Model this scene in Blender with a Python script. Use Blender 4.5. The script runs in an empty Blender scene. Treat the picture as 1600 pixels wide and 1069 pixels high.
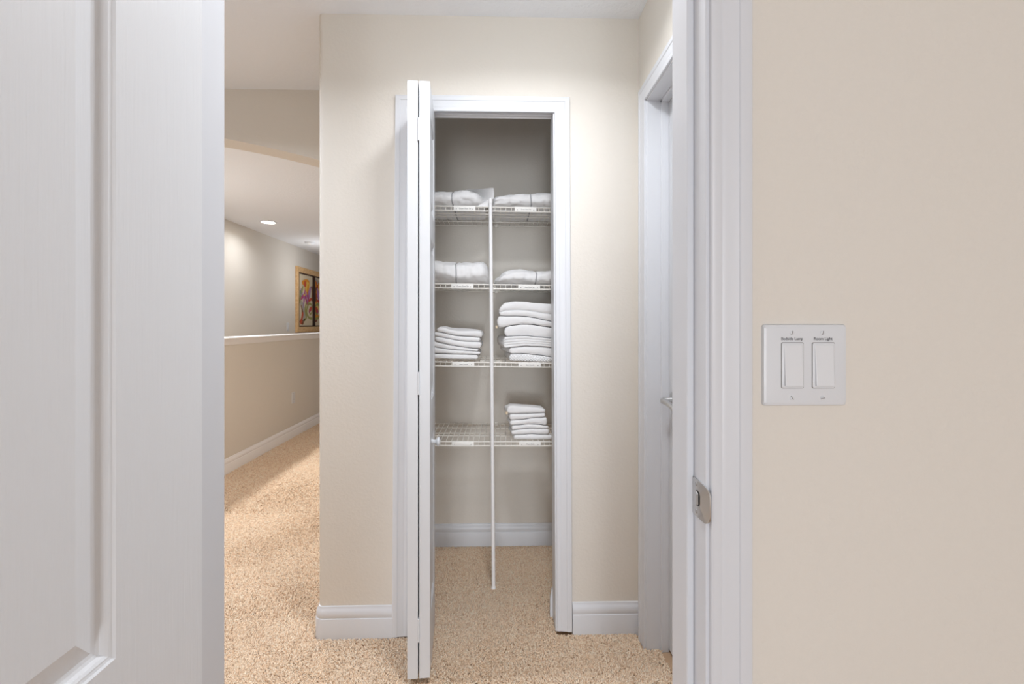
import bpy, bmesh, math, random
import numpy as np
from mathutils import Vector, Matrix, noise

random.seed(7); np.random.seed(7)
C = bpy.context.scene.collection
PI = math.pi

# ------------------------------------------------------------------ camera numbers
F = 720.0; CX = 800.0; HY = 506.0; CZ = 1.229
YAW = math.atan(19.0/720.0)
SA, CA = math.sin(YAW), math.cos(YAW)
def ray(px, py):
    c = (px-CX)/F; u = (HY-py)/F
    return (c*CA+SA, CA-c*SA, u)
def onY(px, py, Y):            # point of the wall plane y = Y seen at a pixel
    r = ray(px, py); t = Y/r[1]
    return (r[0]*t, Y, CZ+r[2]*t)
def onX(px, py, X):
    r = ray(px, py); t = X/r[0]
    return (X, r[1]*t, CZ+r[2]*t)
def onZ(px, py, Z):
    r = ray(px, py); t = (Z-CZ)/r[2]
    return (r[0]*t, r[1]*t, Z)

# ------------------------------------------------------------------ materials
def mat(name, col, rough=0.5, spec=0.5, metal=0.0, sheen=0.0):
    m = bpy.data.materials.new(name); m.use_nodes = True
    b = m.node_tree.nodes['Principled BSDF']
    b.inputs['Base Color'].default_value = (*col, 1)
    b.inputs['Roughness'].default_value = rough
    b.inputs['Specular IOR Level'].default_value = spec
    b.inputs['Metallic'].default_value = metal
    if sheen: b.inputs['Sheen Weight'].default_value = sheen
    return m
def noise_bump(m, scale, strength, dist=0.002, detail=3, stretch=(1,1,1), coord='Position', contrast=None):
    nt = m.node_tree; N = nt.nodes; L = nt.links
    b = N['Principled BSDF']
    if coord == 'Position': src = N.new('ShaderNodeNewGeometry').outputs['Position']
    else: src = N.new('ShaderNodeTexCoord').outputs['Object']
    mp = N.new('ShaderNodeMapping'); mp.inputs['Scale'].default_value = stretch
    L.new(src, mp.inputs['Vector'])
    tx = N.new('ShaderNodeTexNoise'); tx.inputs['Scale'].default_value = scale; tx.inputs['Detail'].default_value = detail
    L.new(mp.outputs['Vector'], tx.inputs['Vector'])
    out = tx.outputs['Fac']
    if contrast:
        mr = N.new('ShaderNodeMapRange'); mr.inputs['From Min'].default_value = contrast[0]; mr.inputs['From Max'].default_value = contrast[1]
        L.new(out, mr.inputs['Value']); out = mr.outputs['Result']
    bp = N.new('ShaderNodeBump'); bp.inputs['Strength'].default_value = strength; bp.inputs['Distance'].default_value = dist
    L.new(out, bp.inputs['Height'])
    prev = b.inputs['Normal']
    if prev.is_linked: L.new(prev.links[0].from_socket, bp.inputs['Normal'])
    L.new(bp.outputs['Normal'], b.inputs['Normal'])
    return m
def noise_colour(m, c1, c2, scale, detail=2, lo=.35, hi=.65):
    nt = m.node_tree; N = nt.nodes; L = nt.links
    g = N.new('ShaderNodeNewGeometry'); tx = N.new('ShaderNodeTexNoise')
    tx.inputs['Scale'].default_value = scale; tx.inputs['Detail'].default_value = detail
    L.new(g.outputs['Position'], tx.inputs['Vector'])
    r = N.new('ShaderNodeValToRGB'); r.color_ramp.elements[0].position = lo; r.color_ramp.elements[1].position = hi
    r.color_ramp.elements[0].color = (*c1, 1); r.color_ramp.elements[1].color = (*c2, 1)
    L.new(tx.outputs['Fac'], r.inputs['Fac']); L.new(r.outputs['Color'], N['Principled BSDF'].inputs['Base Color'])

WALLC = (.73, .695, .64)
M_WALL = noise_bump(mat('wall_paint', WALLC, .75, .25), 95, .18, .0018, 3, contrast=(.38,.68))
M_CEIL = noise_bump(mat('ceiling_paint', (.86,.895,.945), .85, .2), 60, .3, .002, 3, contrast=(.42,.62))
M_TRIM = noise_bump(mat('trim_white', (.68,.70,.74), .38, .5), 18, .10, .001, 2)
M_DOOR = noise_bump(mat('door_white_grain', (.775,.80,.835), .42, .5), 260, .6, .0012, 4, stretch=(1,1,.035))
M_LEAF = noise_bump(mat('leaf_white', (.625,.645,.675), .40, .5), 230, .12, .0006, 3, stretch=(1,1,.04))
M_FLOOR = mat('carpet_backing', (.50,.34,.22), .95, .1)
M_WIRE = mat('shelf_vinyl', (.88,.86,.81), .35, .5)
M_POLE = mat('pole_white', (.93,.93,.94), .35, .5)
M_PLATE = mat('label_plastic', (.90,.89,.86), .45, .4)
M_INK = mat('ink_grey', (.16,.16,.17), .7, .2)
M_RIVET = mat('rivet_grey', (.20,.19,.18), .6, .3)
M_SHEET = noise_bump(mat('sheet_cotton', (.88,.88,.89), .85, .15, sheen=.1), 420, .06, .001, 2, coord='Object')
M_TERRY = noise_bump(mat('terry_white', (.91,.91,.92), .95, .1, sheen=.3), 520, .55, .002, 2, coord='Object')
M_BAND = mat('elastic_grey', (.40,.40,.42), .8, .2)
M_NICKEL = noise_bump(mat('satin_nickel', (.60,.60,.60), .34, .5, metal=1.0), 900, .08, .0004, 1)
M_SCREW = mat('screw_steel', (.45,.45,.45), .4, .5, metal=1.0)
M_DARK = mat('recess_shade', (.03,.03,.03), .8, .2)
M_SWITCH = mat('switch_plastic', (.70,.722,.755), .32, .5)
M_ROCK = mat('rocker_plastic', (.735,.755,.785), .28, .5)
M_TAG = mat('care_tag_cream', (.75,.62,.45), .8, .2)
M_FRAME = noise_bump(mat('maple_frame', (.72,.47,.23), .45, .4), 40, .15, .001, 3, stretch=(1,.15,1))
noise_colour(M_FRAME, (.66,.41,.19), (.78,.54,.29), 30)
M_LEAD = mat('art_dark_brown', (.05,.022,.015), .6, .3)
M_LIP = mat('knee_cap_white', (.90,.90,.92), .4, .5)
M_TRACK = mat('track_metal', (.86,.86,.87), .4, .5)

def lamp_mat(name, col, strength):
    m = bpy.data.materials.new(name); m.use_nodes = True
    b = m.node_tree.nodes['Principled BSDF']
    b.inputs['Base Color'].default_value = (.9,.9,.9,1)
    b.inputs['Emission Color'].default_value = (*col,1); b.inputs['Emission Strength'].default_value = strength
    return m

# ------------------------------------------------------------------ mesh helpers
class MB:
    def __init__(s): s.v=[]; s.f=[]
    def add(s, vs, fs):
        n=len(s.v); s.v += [tuple(p) for p in vs]; s.f += [tuple(i+n for i in f) for f in fs]; return s
    def box(s, x0,y0,z0,x1,y1,z1):
        return s.add([(x0,y0,z0),(x1,y0,z0),(x1,y1,z0),(x0,y1,z0),(x0,y0,z1),(x1,y0,z1),(x1,y1,z1),(x0,y1,z1)],
              [(0,3,2,1),(4,5,6,7),(0,1,5,4),(1,2,6,5),(2,3,7,6),(3,0,4,7)])
    def rings(s, rings, closed=True, cap=True):
        n=len(rings[0]); vs=[p for r in rings for p in r]; fs=[]
        for i in range(len(rings)-1):
            for j in range(n if closed else n-1):
                k=(j+1)%n
                fs.append((i*n+j, i*n+k, (i+1)*n+k, (i+1)*n+j))
        if cap:
            fs.append(tuple(reversed(range(n)))); b=(len(rings)-1)*n; fs.append(tuple(range(b,b+n)))
        return s.add(vs, fs)
    def prism(s, poly, f0, f1):       # poly of 2-D points; f0/f1 map a 2-D point to 3-D at each end
        return s.rings([[f0(p) for p in poly],[f1(p) for p in poly]])
    def tube(s, pts, r, n=8, cap=True):
        pts=[Vector(p) for p in pts]; rings=[]
        up=Vector((0,0,1))
        for i,p in enumerate(pts):
            d=(pts[min(i+1,len(pts)-1)]-pts[max(i-1,0)]).normalized()
            a=d.cross(up)
            if a.length<1e-3: a=d.cross(Vector((1,0,0)))
            a.normalize(); b=a.cross(d).normalized()
            rr = r[i] if isinstance(r,(list,tuple)) else r
            rings.append([tuple(p+a*math.cos(t)*rr+b*math.sin(t)*rr) for t in [2*PI*k/n for k in range(n)]])
        return s.rings(rings, True, cap)
    def lathe(s, prof, c, axis='z', n=32):   # prof: list of (radius, height along axis)
        rings=[]
        for r,h in prof:
            ring=[]
            for k in range(n):
                t=2*PI*k/n; a,b=r*math.cos(t), r*math.sin(t)
                if axis=='z': ring.append((c[0]+a,c[1]+b,c[2]+h))
                elif axis=='x': ring.append((c[0]+h,c[1]+a,c[2]+b))
                else: ring.append((c[0]+b,c[1]+h,c[2]+a))
            rings.append(ring)
        return s.rings(rings)
    def build(s, name, m, parent=None, smooth=False, bevel=0, angle=40, origin=None):
        me=bpy.data.meshes.new(name)
        org=Vector(origin) if origin is not None else None
        vs=[tuple(Vector(p)-org) for p in s.v] if org is not None else s.v
        me.from_pydata(vs,[],s.f)
        bm=bmesh.new(); bm.from_mesh(me); bmesh.ops.recalc_face_normals(bm, faces=bm.faces); bm.to_mesh(me); bm.free()
        o=bpy.data.objects.new(name, me); C.objects.link(o)
        if m is not None:
            for mm in (m if isinstance(m,list) else [m]): me.materials.append(mm)
        if smooth:
            me.polygons.foreach_set('use_smooth',[True]*len(me.polygons))
            try: me.set_sharp_from_angle(angle=math.radians(angle))
            except Exception: pass
        if bevel:
            b=o.modifiers.new('edge','BEVEL'); b.width=bevel; b.segments=2; b.limit_method='ANGLE'; b.angle_limit=math.radians(40)
        if parent is not None: o.parent=parent
        if org is not None:
            o.location = org - (Vector(parent.location) if parent is not None else Vector((0,0,0)))
        elif parent is not None and parent.location.length>0:
            o.location = -Vector(parent.location)
        return o

def tag(o, label, cat, group=None, kind=None):
    o['label']=label; o['category']=cat
    if group: o['group']=group
    if kind: o['kind']=kind
    return o
def struct(o, label, cat): return tag(o, label, cat, None, 'structure')
def empty(name, loc=(0,0,0)):
    o=bpy.data.objects.new(name,None); C.objects.link(o); o.location=loc; o.empty_display_size=.05; return o

# ------------------------------------------------------------------ place numbers (metres)
H = 2.44
Y0, YH = .660, .765            # bedroom face and hall face of the doorway wall
Y1, Y1B = 1.817, 1.915         # hall face and closet face of the closet front wall
YC = 2.545                     # closet rear wall
XC = -.709                     # corner of the closet block
XS = .5517                     # right side wall face
XK = -2.235                    # half wall face
XU = -3.18                     # stair wall face
YA, YA2 = 2.414, 2.575         # arched header

# ------------------------------------------------------------------ floor, ceiling
struct(MB().box(-3.4,-6.3,-.10,2.4,10.0,0).build('floor', M_FLOOR), 'tan carpeted floor of the hall and closet','floor')
struct(MB().box(-3.4,-6.3,H,2.4,10.0,H+.1).build('ceiling', M_CEIL), 'white flat ceiling over hall and landing','ceiling')

# ------------------------------------------------------------------ walls
jl, jr = -.458, .298           # bedroom door jamb faces
jt = .019
def wall_xz(outline, ya, yb):  # outline in x,z extruded in y
    return MB().prism(outline, lambda p:(p[0],ya,p[1]), lambda p:(p[0],yb,p[1]))
struct(wall_xz([(-2.6,0),(jl-jt,0),(jl-jt,2.085),(jr+jt,2.085),(jr+jt,0),(1.9,0),(1.9,H),(-2.6,H)], Y0, YH).build('wall_front', M_WALL),
       'beige bedroom wall with the doorway and switches','wall')
# closet front wall; opening is slightly out of true as in the photo
oLt,oLb,oRt,oRb = -.343,-.355, .210,.220
OZ = 2.085
w = wall_xz([(XC+.03,0),(oLb-.019,0),(oLt-.019,OZ+.019),(oRt+.019,OZ+.019),(oRb+.019,.022),(oRb+.064,.022),(oRb+.064,0),(XS+.12,0),(XS+.12,H),(XC+.03,H)], Y1, Y1B)
struct(w.build('wall_back', M_WALL), 'beige hall wall around the open linen closet','wall')
# closet block left wall with a rounded outside corner
R=.02
arc=[(XC+R-R*math.sin(t), Y1+R-R*math.cos(t)) for t in [PI/2*k/8 for k in range(9)]]
plan=[(XC+.115,Y1B),(XC+.03,Y1B),(XC+.03,Y1)]+arc+[(XC,6.2),(XC+.115,6.2)]
struct(MB().prism(plan, lambda p:(p[0],p[1],0), lambda p:(p[0],p[1],H)).build('wall_closet_left', M_WALL, smooth=True, angle=30),
       'beige side of closet block with rounded corner beside the landing','wall')
struct(MB().box(XC+.115,YC,0,XS+.12,YC+.1,H).build('wall_closet_back', M_WALL),'beige rear wall inside the linen closet','wall')
struct(MB().box(.50,Y1B,0,.62,YC,H).build('wall_closet_right', M_WALL),'beige right wall inside the linen closet','wall')
# right side wall with doorway
dy0, dy1, dzt = .955, 1.717, 2.068
sw=MB().prism([(YH,0),(dy0-jt,0),(dy0-jt,dzt+jt),(dy1+jt,dzt+jt),(dy1+jt,0),(Y1,0),(Y1,H),(YH,H)],
              lambda p:(XS,p[0],p[1]), lambda p:(XS+.115,p[0],p[1]))
struct(sw.build('wall_right', M_WALL),'beige hall side wall with white cased doorway','wall')
# arched header
xc_a, R_a, z_a = -2.4, 5.5, 2.272
xs=[XU+(XC-XU)*k/40 for k in range(41)]
hdr=[(XU,H)]+[(x, z_a-(x-xc_a)**2/(2*R_a)) for x in xs]+[(XC,H)]
struct(MB().prism(hdr, lambda p:(p[0],YA,p[1]), lambda p:(p[0],YA2,p[1])).build('wall_arch', M_WALL, smooth=True, angle=25),
       'beige header with shallow arched underside over the landing','wall')
struct(MB().box(XU-.1,YH,0,XU,9.9,H).build('wall_left', M_WALL),'pale stair wall behind the half wall with framed art','wall')
kn=MB().box(XK-.115,YA2,0,XK,9.9,1.085).build('wall_half', M_WALL)
struct(kn,'beige half wall along the landing','wall')
struct(MB().box(XU-.1,9.8,0,XC+.2,9.9,H).build('wall_landing_end', M_WALL),'beige wall at far end of the landing','wall')
# bedroom shell around the camera (unseen, gives the room its bounce light)
struct(MB().box(-2.7,-6.1,0,-2.6,Y0,H).build('wall_bedroom_left', M_WALL),'beige bedroom wall left of the camera','wall')
struct(MB().box(1.9,-6.1,0,2.0,YH,H).build('wall_bedroom_right', M_WALL),'beige bedroom wall right of the camera','wall')
struct(wall_xz([(-2.7,0),(2.0,0),(2.0,H),(-2.7,H)],-6.2,-6.1).build('wall_bedroom_back', M_WALL),'beige bedroom wall behind the camera','wall')

# ------------------------------------------------------------------ trim
CASE=[(0,0),(0,.0075),(.002,.0095),(.005,.0105),(.0125,.0105),(.015,.0095),(.0175,.0108),(.024,.0118),(.034,.0132),(.0375,.0142),
      (.0395,.0168),(.043,.0175),(.052,.0175),(.0555,.0165),(.057,.0145),(.057,0)]
CASE=[(u,v if v<=.008 else .008+(v-.008)*.75) for u,v in CASE]
def casing(mb, inner, prof, f, ks=1.0):      # inner: 4 points (s,z) of the U, f(s,z,v)->xyz
    (s0,z0),(s1,z1),(s2,z2),(s3,z3)=inner
    rings=[]
    for k in range(4):
        ring=[]
        for (u,v) in prof:
            u*=ks
            p=[(s0-u,z0),(s1-u,z1+u),(s2+u,z2+u),(s3+u,z3)][k]
            ring.append(f(p[0],p[1],v))
        rings.append(ring)
    return mb.rings(rings)
BASE=[(0,0),(.0145,0),(.0145,.080),(.0135,.083),(.0115,.084),(.0115,.087),(.0125,.090),(.0125,.100),(.011,.109),(.0075,.116),(.005,.120),(.004,.1265),(0,.128)]

# bedroom doorway frame (trim_1)
f1=empty('trim_1'); struct(f1,'white bedroom door frame with stop and casing','door frame')
j=MB()
j.box(jr,Y0,0,jr+jt,YH,2.085); j.box(jl-jt,Y0,0,jl,YH,2.085); j.box(jl-jt,Y0,2.066,jr+jt,YH,2.085)
j.build('jamb', M_TRIM, f1, bevel=.0012)
s=MB(); sy=.700
s.box(jr-.011,sy,0,jr,YH-.004,2.066); s.box(jl,sy,0,jl+.011,YH-.004,2.066); s.box(jl,sy,2.055,jr,YH-.004,2.066)
s.build('door_stop', M_TRIM, f1, bevel=.0015)
casing(MB(), [(jl-.005,0),(jl-.005,2.071),(jr+.005,2.071),(jr+.005,0)], CASE, lambda a,z,v:(a,Y0-v,z)).build('casing', M_TRIM, f1, smooth=True, angle=28)
casing(MB(), [(jl-.005,0),(jl-.005,2.071),(jr+.005,2.071),(jr+.005,0)], CASE, lambda a,z,v:(a,YH+v,z)).build('casing', M_TRIM, f1, smooth=True, angle=28)
# strike plate on the right jamb
sp=MB(); zc=.967; hh=.0285
ya, yb = .7005, .6500
def platepoly():
    pts=[]; r=.013
    pts += [(ya, zc-hh*.86),(ya, zc+hh*.86),(ya-.006,zc+hh)]
    for k in range(7):
        t=PI/2*k/6; pts.append((yb+r-r*math.sin(t)-.004, zc+hh*.93-r+r*math.cos(t)))
    for k in range(7):
        t=PI/2*k/6; pts.append((yb+r-r*math.cos(t)-.004, zc-hh*.93+r-r*math.sin(t)))
    pts += [(ya-.006,zc-hh)]
    return pts
outer=platepoly(); nO=len(outer)
def spx(y): return jr-.0002-max(0,(Y0+.003-y))**1.0*.0   # flat on jamb
cyh, czh = .6815, zc+.001
inn=[]
for (y,z) in outer:
    a=math.atan2(z-czh,y-cyh); inn.append((cyh+.0085*math.cos(a), czh+.0135*math.sin(a)))
def lip(y): return +.0030*((Y0-.004-y)/.013)**2 if y<Y0-.004 else 0
def ringat(pts,dx): return [(jr-dx+lip(y),y,z) for (y,z) in pts]
R4=[ringat(inn,.0002),ringat(outer,.0002),ringat(outer,.0022),ringat(inn,.0022)]
sp.rings(R4,True,False)
n=nO; sp.f += [(k+3*n,(k+1)%n+3*n,(k+1)%n,k) for k in range(n)]
so=sp.build('strike_plate', M_NICKEL, f1, smooth=True, angle=30); so['label']='satin nickel strike plate'
MB().box(jr-.0009,cyh-.0090,czh-.0142,jr-.0004,cyh+.0090,czh+.0142).build('latch_hole_shade', M_DARK, so)  # thin dark slab painting the shade inside the hole, no real cavity
MB().rings([[(jr-.0012,cyh+.0048,czh-.010),(jr-.0012,cyh+.0005,czh-.011),(jr-.0012,cyh+.0005,czh+.006),(jr-.0012,cyh+.0048,czh+.009)],
            [(jr-.0030,cyh+.0050,czh-.009),(jr-.0030,cyh+.0020,czh-.010),(jr-.0030,cyh+.0020,czh+.005),(jr-.0030,cyh+.0050,czh+.008)]]).build('adjusting_tab', M_NICKEL, so)
for dz in (.0205,-.0205):
    MB().lathe([(.0001,-.0028),(.0030,-.0026),(.0034,-.0018)],(jr-.0001,.687,zc+dz),'x',14).build('screw', M_SCREW, so, smooth=True)

# closet opening frame (trim_2): jamb, casing, track
f2=empty('trim_2'); struct(f2,'white cased frame around the linen closet opening','door frame')
g=MB()
g.prism([(oRt,2.068),(oRb,.013),(oRb+.019,.013),(oRt+.019,2.068)], lambda p:(p[0],Y1,p[1]), lambda p:(p[0],Y1B,p[1]))
g.prism([(oLt,2.068),(oLb,.0),(oLb-.019,.0),(oLt-.019,2.068)], lambda p:(p[0],Y1,p[1]), lambda p:(p[0],Y1B,p[1]))
g.box(oLt-.019,Y1,OZ-.001,oRt+.019,Y1B,OZ+.018)
g.build('jamb', M_TRIM, f2, bevel=.001)
MB().box(oLt,1.853,2.067,oRt,1.856,OZ-.001).box(oLt,1.879,2.067,oRt,1.882,OZ-.001).box(oLt,1.853,2.082,oRt,1.882,OZ-.001).build('bifold_track', M_TRACK, f2)
casing(MB(), [(-.363+.002,.009),(-.348,2.062),(.2155,2.062),(.2255,.018)], CASE, lambda a,z,v:(a,Y1-v,z), 1.03).build('casing', M_TRIM, f2, smooth=True, angle=28)

# side doorway frame (trim_3) and its door (door_2)
f3=empty('trim_3'); struct(f3,'white cased frame of the hall side doorway','door frame')
casing(MB(), [(dy0-.005,0),(dy0-.005,dzt+.005),(dy1+.005,dzt+.005),(dy1+.005,0)], CASE, lambda a,z,v:(XS-v,a,z)).build('casing', M_TRIM, f3, smooth=True, angle=28)
g=MB(); X2=XS+.115
g.box(XS,dy1,0,X2,dy1+jt,dzt+jt); g.box(XS,dy0-jt,0,X2,dy0,dzt+jt); g.box(XS,dy0-jt,dzt,X2,dy1+jt,dzt+jt)
g.build('jamb', M_TRIM, f3, bevel=.0012)
g=MB(); g.box(.604,dy1-.011,0,.632,dy1,dzt); g.box(.604,dy0,0,.632,dy0+.011,dzt); g.box(.604,dy0,dzt-.011,.632,dy1,dzt)
g.build('door_stop', M_TRIM, f3, bevel=.0015)

# ------------------------------------------------------------------ panelled doors
MOULD=[(0,0),(.002,.0022),(.0045,.0030),(.0060,.0031),(.0085,.0052),(.0110,.0085),(.0140,.0100),(.0180,.0106),(.0250,.0088),(.0440,.0022)]
def door_slab(W, HT, T, cols, rows, scale=1.0):
    """slab in local s (0..W), z (0..HT), t (0..T); panels on both faces"""
    mb=MB()
    xs=sorted({0,W}|{a for c in cols for a in c}); zs=sorted({0,HT}|{a for r in rows for a in r})
    for face in (0,1):
        def P(s,z,d): return (s, (d if face==0 else T-d), z)
        for i in range(len(xs)-1):
            for k in range(len(zs)-1):
                a,b,c,d=xs[i],xs[i+1],zs[k],zs[k+1]
                if (a,b) in cols and (c,d) in rows:
                    loops=[[P(a+u*scale,c+u*scale,v),P(b-u*scale,c+u*scale,v),P(b-u*scale,d-u*scale,v),P(a+u*scale,d-u*scale,v)] for u,v in MOULD]
                    mb.rings(loops,True,False); n=len(mb.v); mb.f.append((n-4,n-3,n-2,n-1))
                else: mb.add([P(a,c,0),P(b,c,0),P(b,d,0),P(a,d,0)],[(0,1,2,3)])
    for (a,b) in ((0,0),(W,W)):
        mb.add([(a,0,0),(a,T,0),(a,T,HT),(a,0,HT)],[(0,1,2,3)])
    for z in (0,HT): mb.add([(0,0,z),(W,0,z),(W,T,z),(0,T,z)],[(0,1,2,3)])
    return mb
def xf(mb, f):
    mb.v=[f(*p) for p in mb.v]; return mb
def weld(o, d=.00005):
    bm=bmesh.new(); bm.from_mesh(o.data); bmesh.ops.remove_doubles(bm, verts=bm.verts, dist=d); bmesh.ops.recalc_face_normals(bm, faces=bm.faces)
    bm.to_mesh(o.data); bm.free()
    o.data.polygons.foreach_set('use_smooth',[True]*len(o.data.polygons)); o.data.set_sharp_from_angle(angle=math.radians(12)); return o

# bedroom door: open 90 degrees, hall face towards +X at XD
XD=-.405
colsb=((.141,.355),(.440,.645)); rowsb=((.225,.690),(.864,1.59),(1.69,1.915))
d1=door_slab(.757,2.030,.035,colsb,rowsb)
d1=xf(d1, lambda s,t,z:(XD-t, .638-s, z+.012))
d1=weld(d1.build('door_1', M_DOOR)); struct(d1,'large white panelled bedroom door standing open at left','door')
# hinges on the door's far edge
for z in (.25,1.02,1.80):
    h=MB().box(XD-.034,.638,z-.045,XD-.004,.6395,z+.045)
    h.lathe([(.0001,-.046),(.0055,-.045),(.0055,.045),(.0001,.046)],(XD-.040,.6430,z),'z',12)
    h.build('hinge', M_NICKEL, d1, smooth=True, angle=40)

# side door, closed
d2=door_slab(dy1-dy0-.006,2.05,.035,((.115,.325),(.437,.641)),((.23,.69),(.87,1.58),(1.69,1.93)))
d2=weld(xf(d2, lambda s,t,z:(.632+t, dy0+.003+s, z+.014)).build('door_2', M_LEAF)); struct(d2,'white closed door in the hall side doorway','door')
lev=empty('lever_handle',(0,0,0)); lev.parent=d2; lev['label']='satin nickel lever handle'
lz=.952; ly=1.652
MB().lathe([(.0001,0),(.032,0),(.032,-.004),(.028,-.009),(.013,-.011),(.011,-.040),(.0001,-.040)],(.632,ly,lz),'x',28).build('rose', M_NICKEL, lev, smooth=True, angle=35)
pts=[];rr=[]
for k in range(14):
    q=k/13; pts.append((.590+.004*math.sin(q*PI)+.012*max(0,q-.6), ly+.012-.125*q, lz-.002-.020*q*q)); rr.append(.0118-.0040*q)
rr[0]=.006; rr[-1]=.004
MB().tube(pts, rr, 14).build('lever', M_NICKEL, lev, smooth=True, angle=50)

# bifold closet door
bf=empty('door_3',(-.28,1.86,0)); struct(bf,'white bifold closet door folded open, seen edge on','door')
near=(-.2745,1.566); LW=.292; tilt=math.atan2(.0245,.296)
def leafmap(side):
    # near end at (near), running back towards the pivot; side -1 = pivot leaf at left, +1 = leading leaf at right
    dx,dy=-math.sin(tilt),math.cos(tilt); nx,ny=math.cos(tilt),math.sin(tilt)
    def f(s,t,z):
        o=(.0026+t)*side
        return (near[0]+dx*s+nx*o, near[1]+dy*s+ny*o, z+.028)
    return f
for side in (-1,1):
    L=door_slab(LW,2.024,.035,((.060,.232),),((.19,.80),(.93,1.50),(1.60,1.92)),.9)
    L=weld(xf(L, leafmap(side)).build('leaf', M_LEAF, bf))
    b=L.modifiers.new('edge','BEVEL'); b.width=.0015; b.segments=2; b.limit_method='ANGLE'; b.angle_limit=math.radians(60)
for pyy in (202, 599, 985):
    z=onY(655,pyy,1.566)[2]
    k=MB().lathe([(.0001,-.039),(.0031,-.0385),(.0031,.0385),(.0001,.039)],(near[0],near[1]-.0018,z),'z',12)
    k.box(near[0]-.0045,near[1]-.0008,z-.038,near[0]+.0045,near[1]+.02,z+.038)
    k.build('hinge', M_LEAF, bf, smooth=True, angle=40)
# knob on the leading leaf
fB=leafmap(1); kp=Vector(fB(.085,.035,.0)); kz=onY(679,690.5,1.65)[2]
prof=[(.0001,0),(.0115,0),(.0115,.003),(.0075,.006),(.0062,.012),(.0085,.017),(.0150,.021),(.0168,.0245),(.0150,.0285),(.0085,.0308),(.0001,.0312)]
MB().lathe(prof,(kp.x,kp.y,kz),'x',28).build('knob', M_LEAF, bf, smooth=True, angle=60)

# ------------------------------------------------------------------ baseboards
def base_x(mb, x0, x1, y):       # runs along x, facing -y
    return mb.prism(BASE, lambda p:(x0,y-p[0],p[1]), lambda p:(x1,y-p[0],p[1]))
bb=MB()
# back wall, left piece with rounded corner return along the landing
path=[( -.355-.019-.045,Y1,0,-1)]
def corner_ring(x,y,nx,ny): return [(x+nx*p[0],y+ny*p[0],p[1]) for p in BASE]
rings=[corner_ring(-.418,Y1,0,-1), corner_ring(XC+R,Y1,0,-1)]
for k in range(1,8):
    t=PI/2*k/8; rings.append(corner_ring(XC+R-R*math.sin(t),Y1+R-R*math.cos(t),-math.sin(t),-math.cos(t)))
rings += [corner_ring(XC,Y1+R,-1,0), corner_ring(XC,6.2,-1,0)]
struct(MB().rings(rings).build('baseboard_left', M_TRIM, smooth=True, angle=28),'white baseboard wrapping the rounded corner left of the closet','baseboard')
struct(base_x(MB(), .2865, XS-.0005, Y1).build('baseboard_right', M_TRIM, smooth=True, angle=28),'white baseboard between the closet casing and side doorway','baseboard')
struct(base_x(MB(), XC+.115, .50, YC).build('baseboard_closet', M_TRIM, smooth=True, angle=28),'white baseboard along the closet rear wall','baseboard')
# return inside the closet beside the right jamb
e=MB().rings([[(oRb-.0145*s_+.004,Y1B+.0+d,z) for (s_,z) in [(1.0,0),(1.0,.085),(.75,.100),(.55,.118),(0,.128),(-1.5,.128),(-1.5,0)]] for d in (.001,.016)])
struct(e.build('baseboard_return', M_TRIM, bevel=.001),'short white baseboard end behind the right closet jamb','baseboard')
struct(MB().prism(BASE, lambda p:(XK+p[0],YA2,p[1]), lambda p:(XK+p[0],9.8,p[1])).build('baseboard_landing', M_LIP, smooth=True, angle=28),'white baseboard along the half wall of the landing','baseboard')
# half wall cap with moulding
cap=[(-.135,1.117),(.030,1.117),(.034,1.113),(.034,1.104),(.030,1.100),(.020,1.098),(.018,1.085),(.013,1.070),(.011,1.058),(.004,1.052),(0,1.052),(0,1.085),(-.135,1.085)]
struct(MB().prism(cap, lambda p:(XK+p[0],YA2,p[1]), lambda p:(XK+p[0],9.8,p[1])).build('trim_4', M_LIP, smooth=True, angle=28),'white cap rail on top of the half wall','trim')

# ------------------------------------------------------------------ switch plate
def text_mesh(body, size, name, m, parent, mtx, fit=None):
    cu=bpy.data.curves.new(name,'FONT'); cu.body=body; cu.size=size; cu.align_x='CENTER'; cu.align_y='CENTER'; cu.extrude=.00012; cu.offset=size*.012
    t=bpy.data.objects.new(name,cu); C.objects.link(t); bpy.context.view_layer.update()
    dg=bpy.context.evaluated_depsgraph_get(); me=bpy.data.meshes.new_from_object(t.evaluated_get(dg))
    bpy.data.objects.remove(t); bpy.data.curves.remove(cu)
    if fit:
        xs_=[v.co.x for v in me.vertices]; wd=max(xs_)-min(xs_); k=fit/wd
        for v in me.vertices: v.co.x*=k; v.co.y*=k
    me.materials.clear(); me.materials.append(m); me.name=name
    me.transform(mtx)
    o=bpy.data.objects.new(name,me); C.objects.link(o); o.parent=parent
    if parent.location.length>0: o.location=-Vector(parent.location)
    return o
FACE_Y=Matrix.Rotation(PI/2,4,'X')     # text readable from -y
yp=Y0-.0062
A=onY(1193.5,507,yp); B=onY(1324,634,yp)
sx0,sx1,sz1,sz0=A[0],B[0],A[2],B[2]
pc=((sx0+sx1)/2,Y0,(sz0+sz1)/2)
swp=empty('light_switch_plate',pc); tag(swp,'white two-gang rocker switch plate on the wall right of the doorway','light switch')
rk=[]
for (a,b_) in ((1220.8,1255.2),(1268.8,1303.8)):
    P_=onY(a,535.5,yp); Q_=onY(b_,606.5,yp); rk.append((P_[0],Q_[0],Q_[2],P_[2]))
pl=MB(); bev=.0035
def plate_ring(x0,x1,z0,z1,y,r):
    pts=[]
    for (cx,cz,a0) in ((x1-r,z1-r,0),(x0+r,z1-r,PI/2),(x0+r,z0+r,PI),(x1-r,z0+r,1.5*PI)):
        for k in range(5):
            t=a0+PI/2*k/4; pts.append((cx+r*math.cos(t),y,cz+r*math.sin(t)))
    return pts
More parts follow.
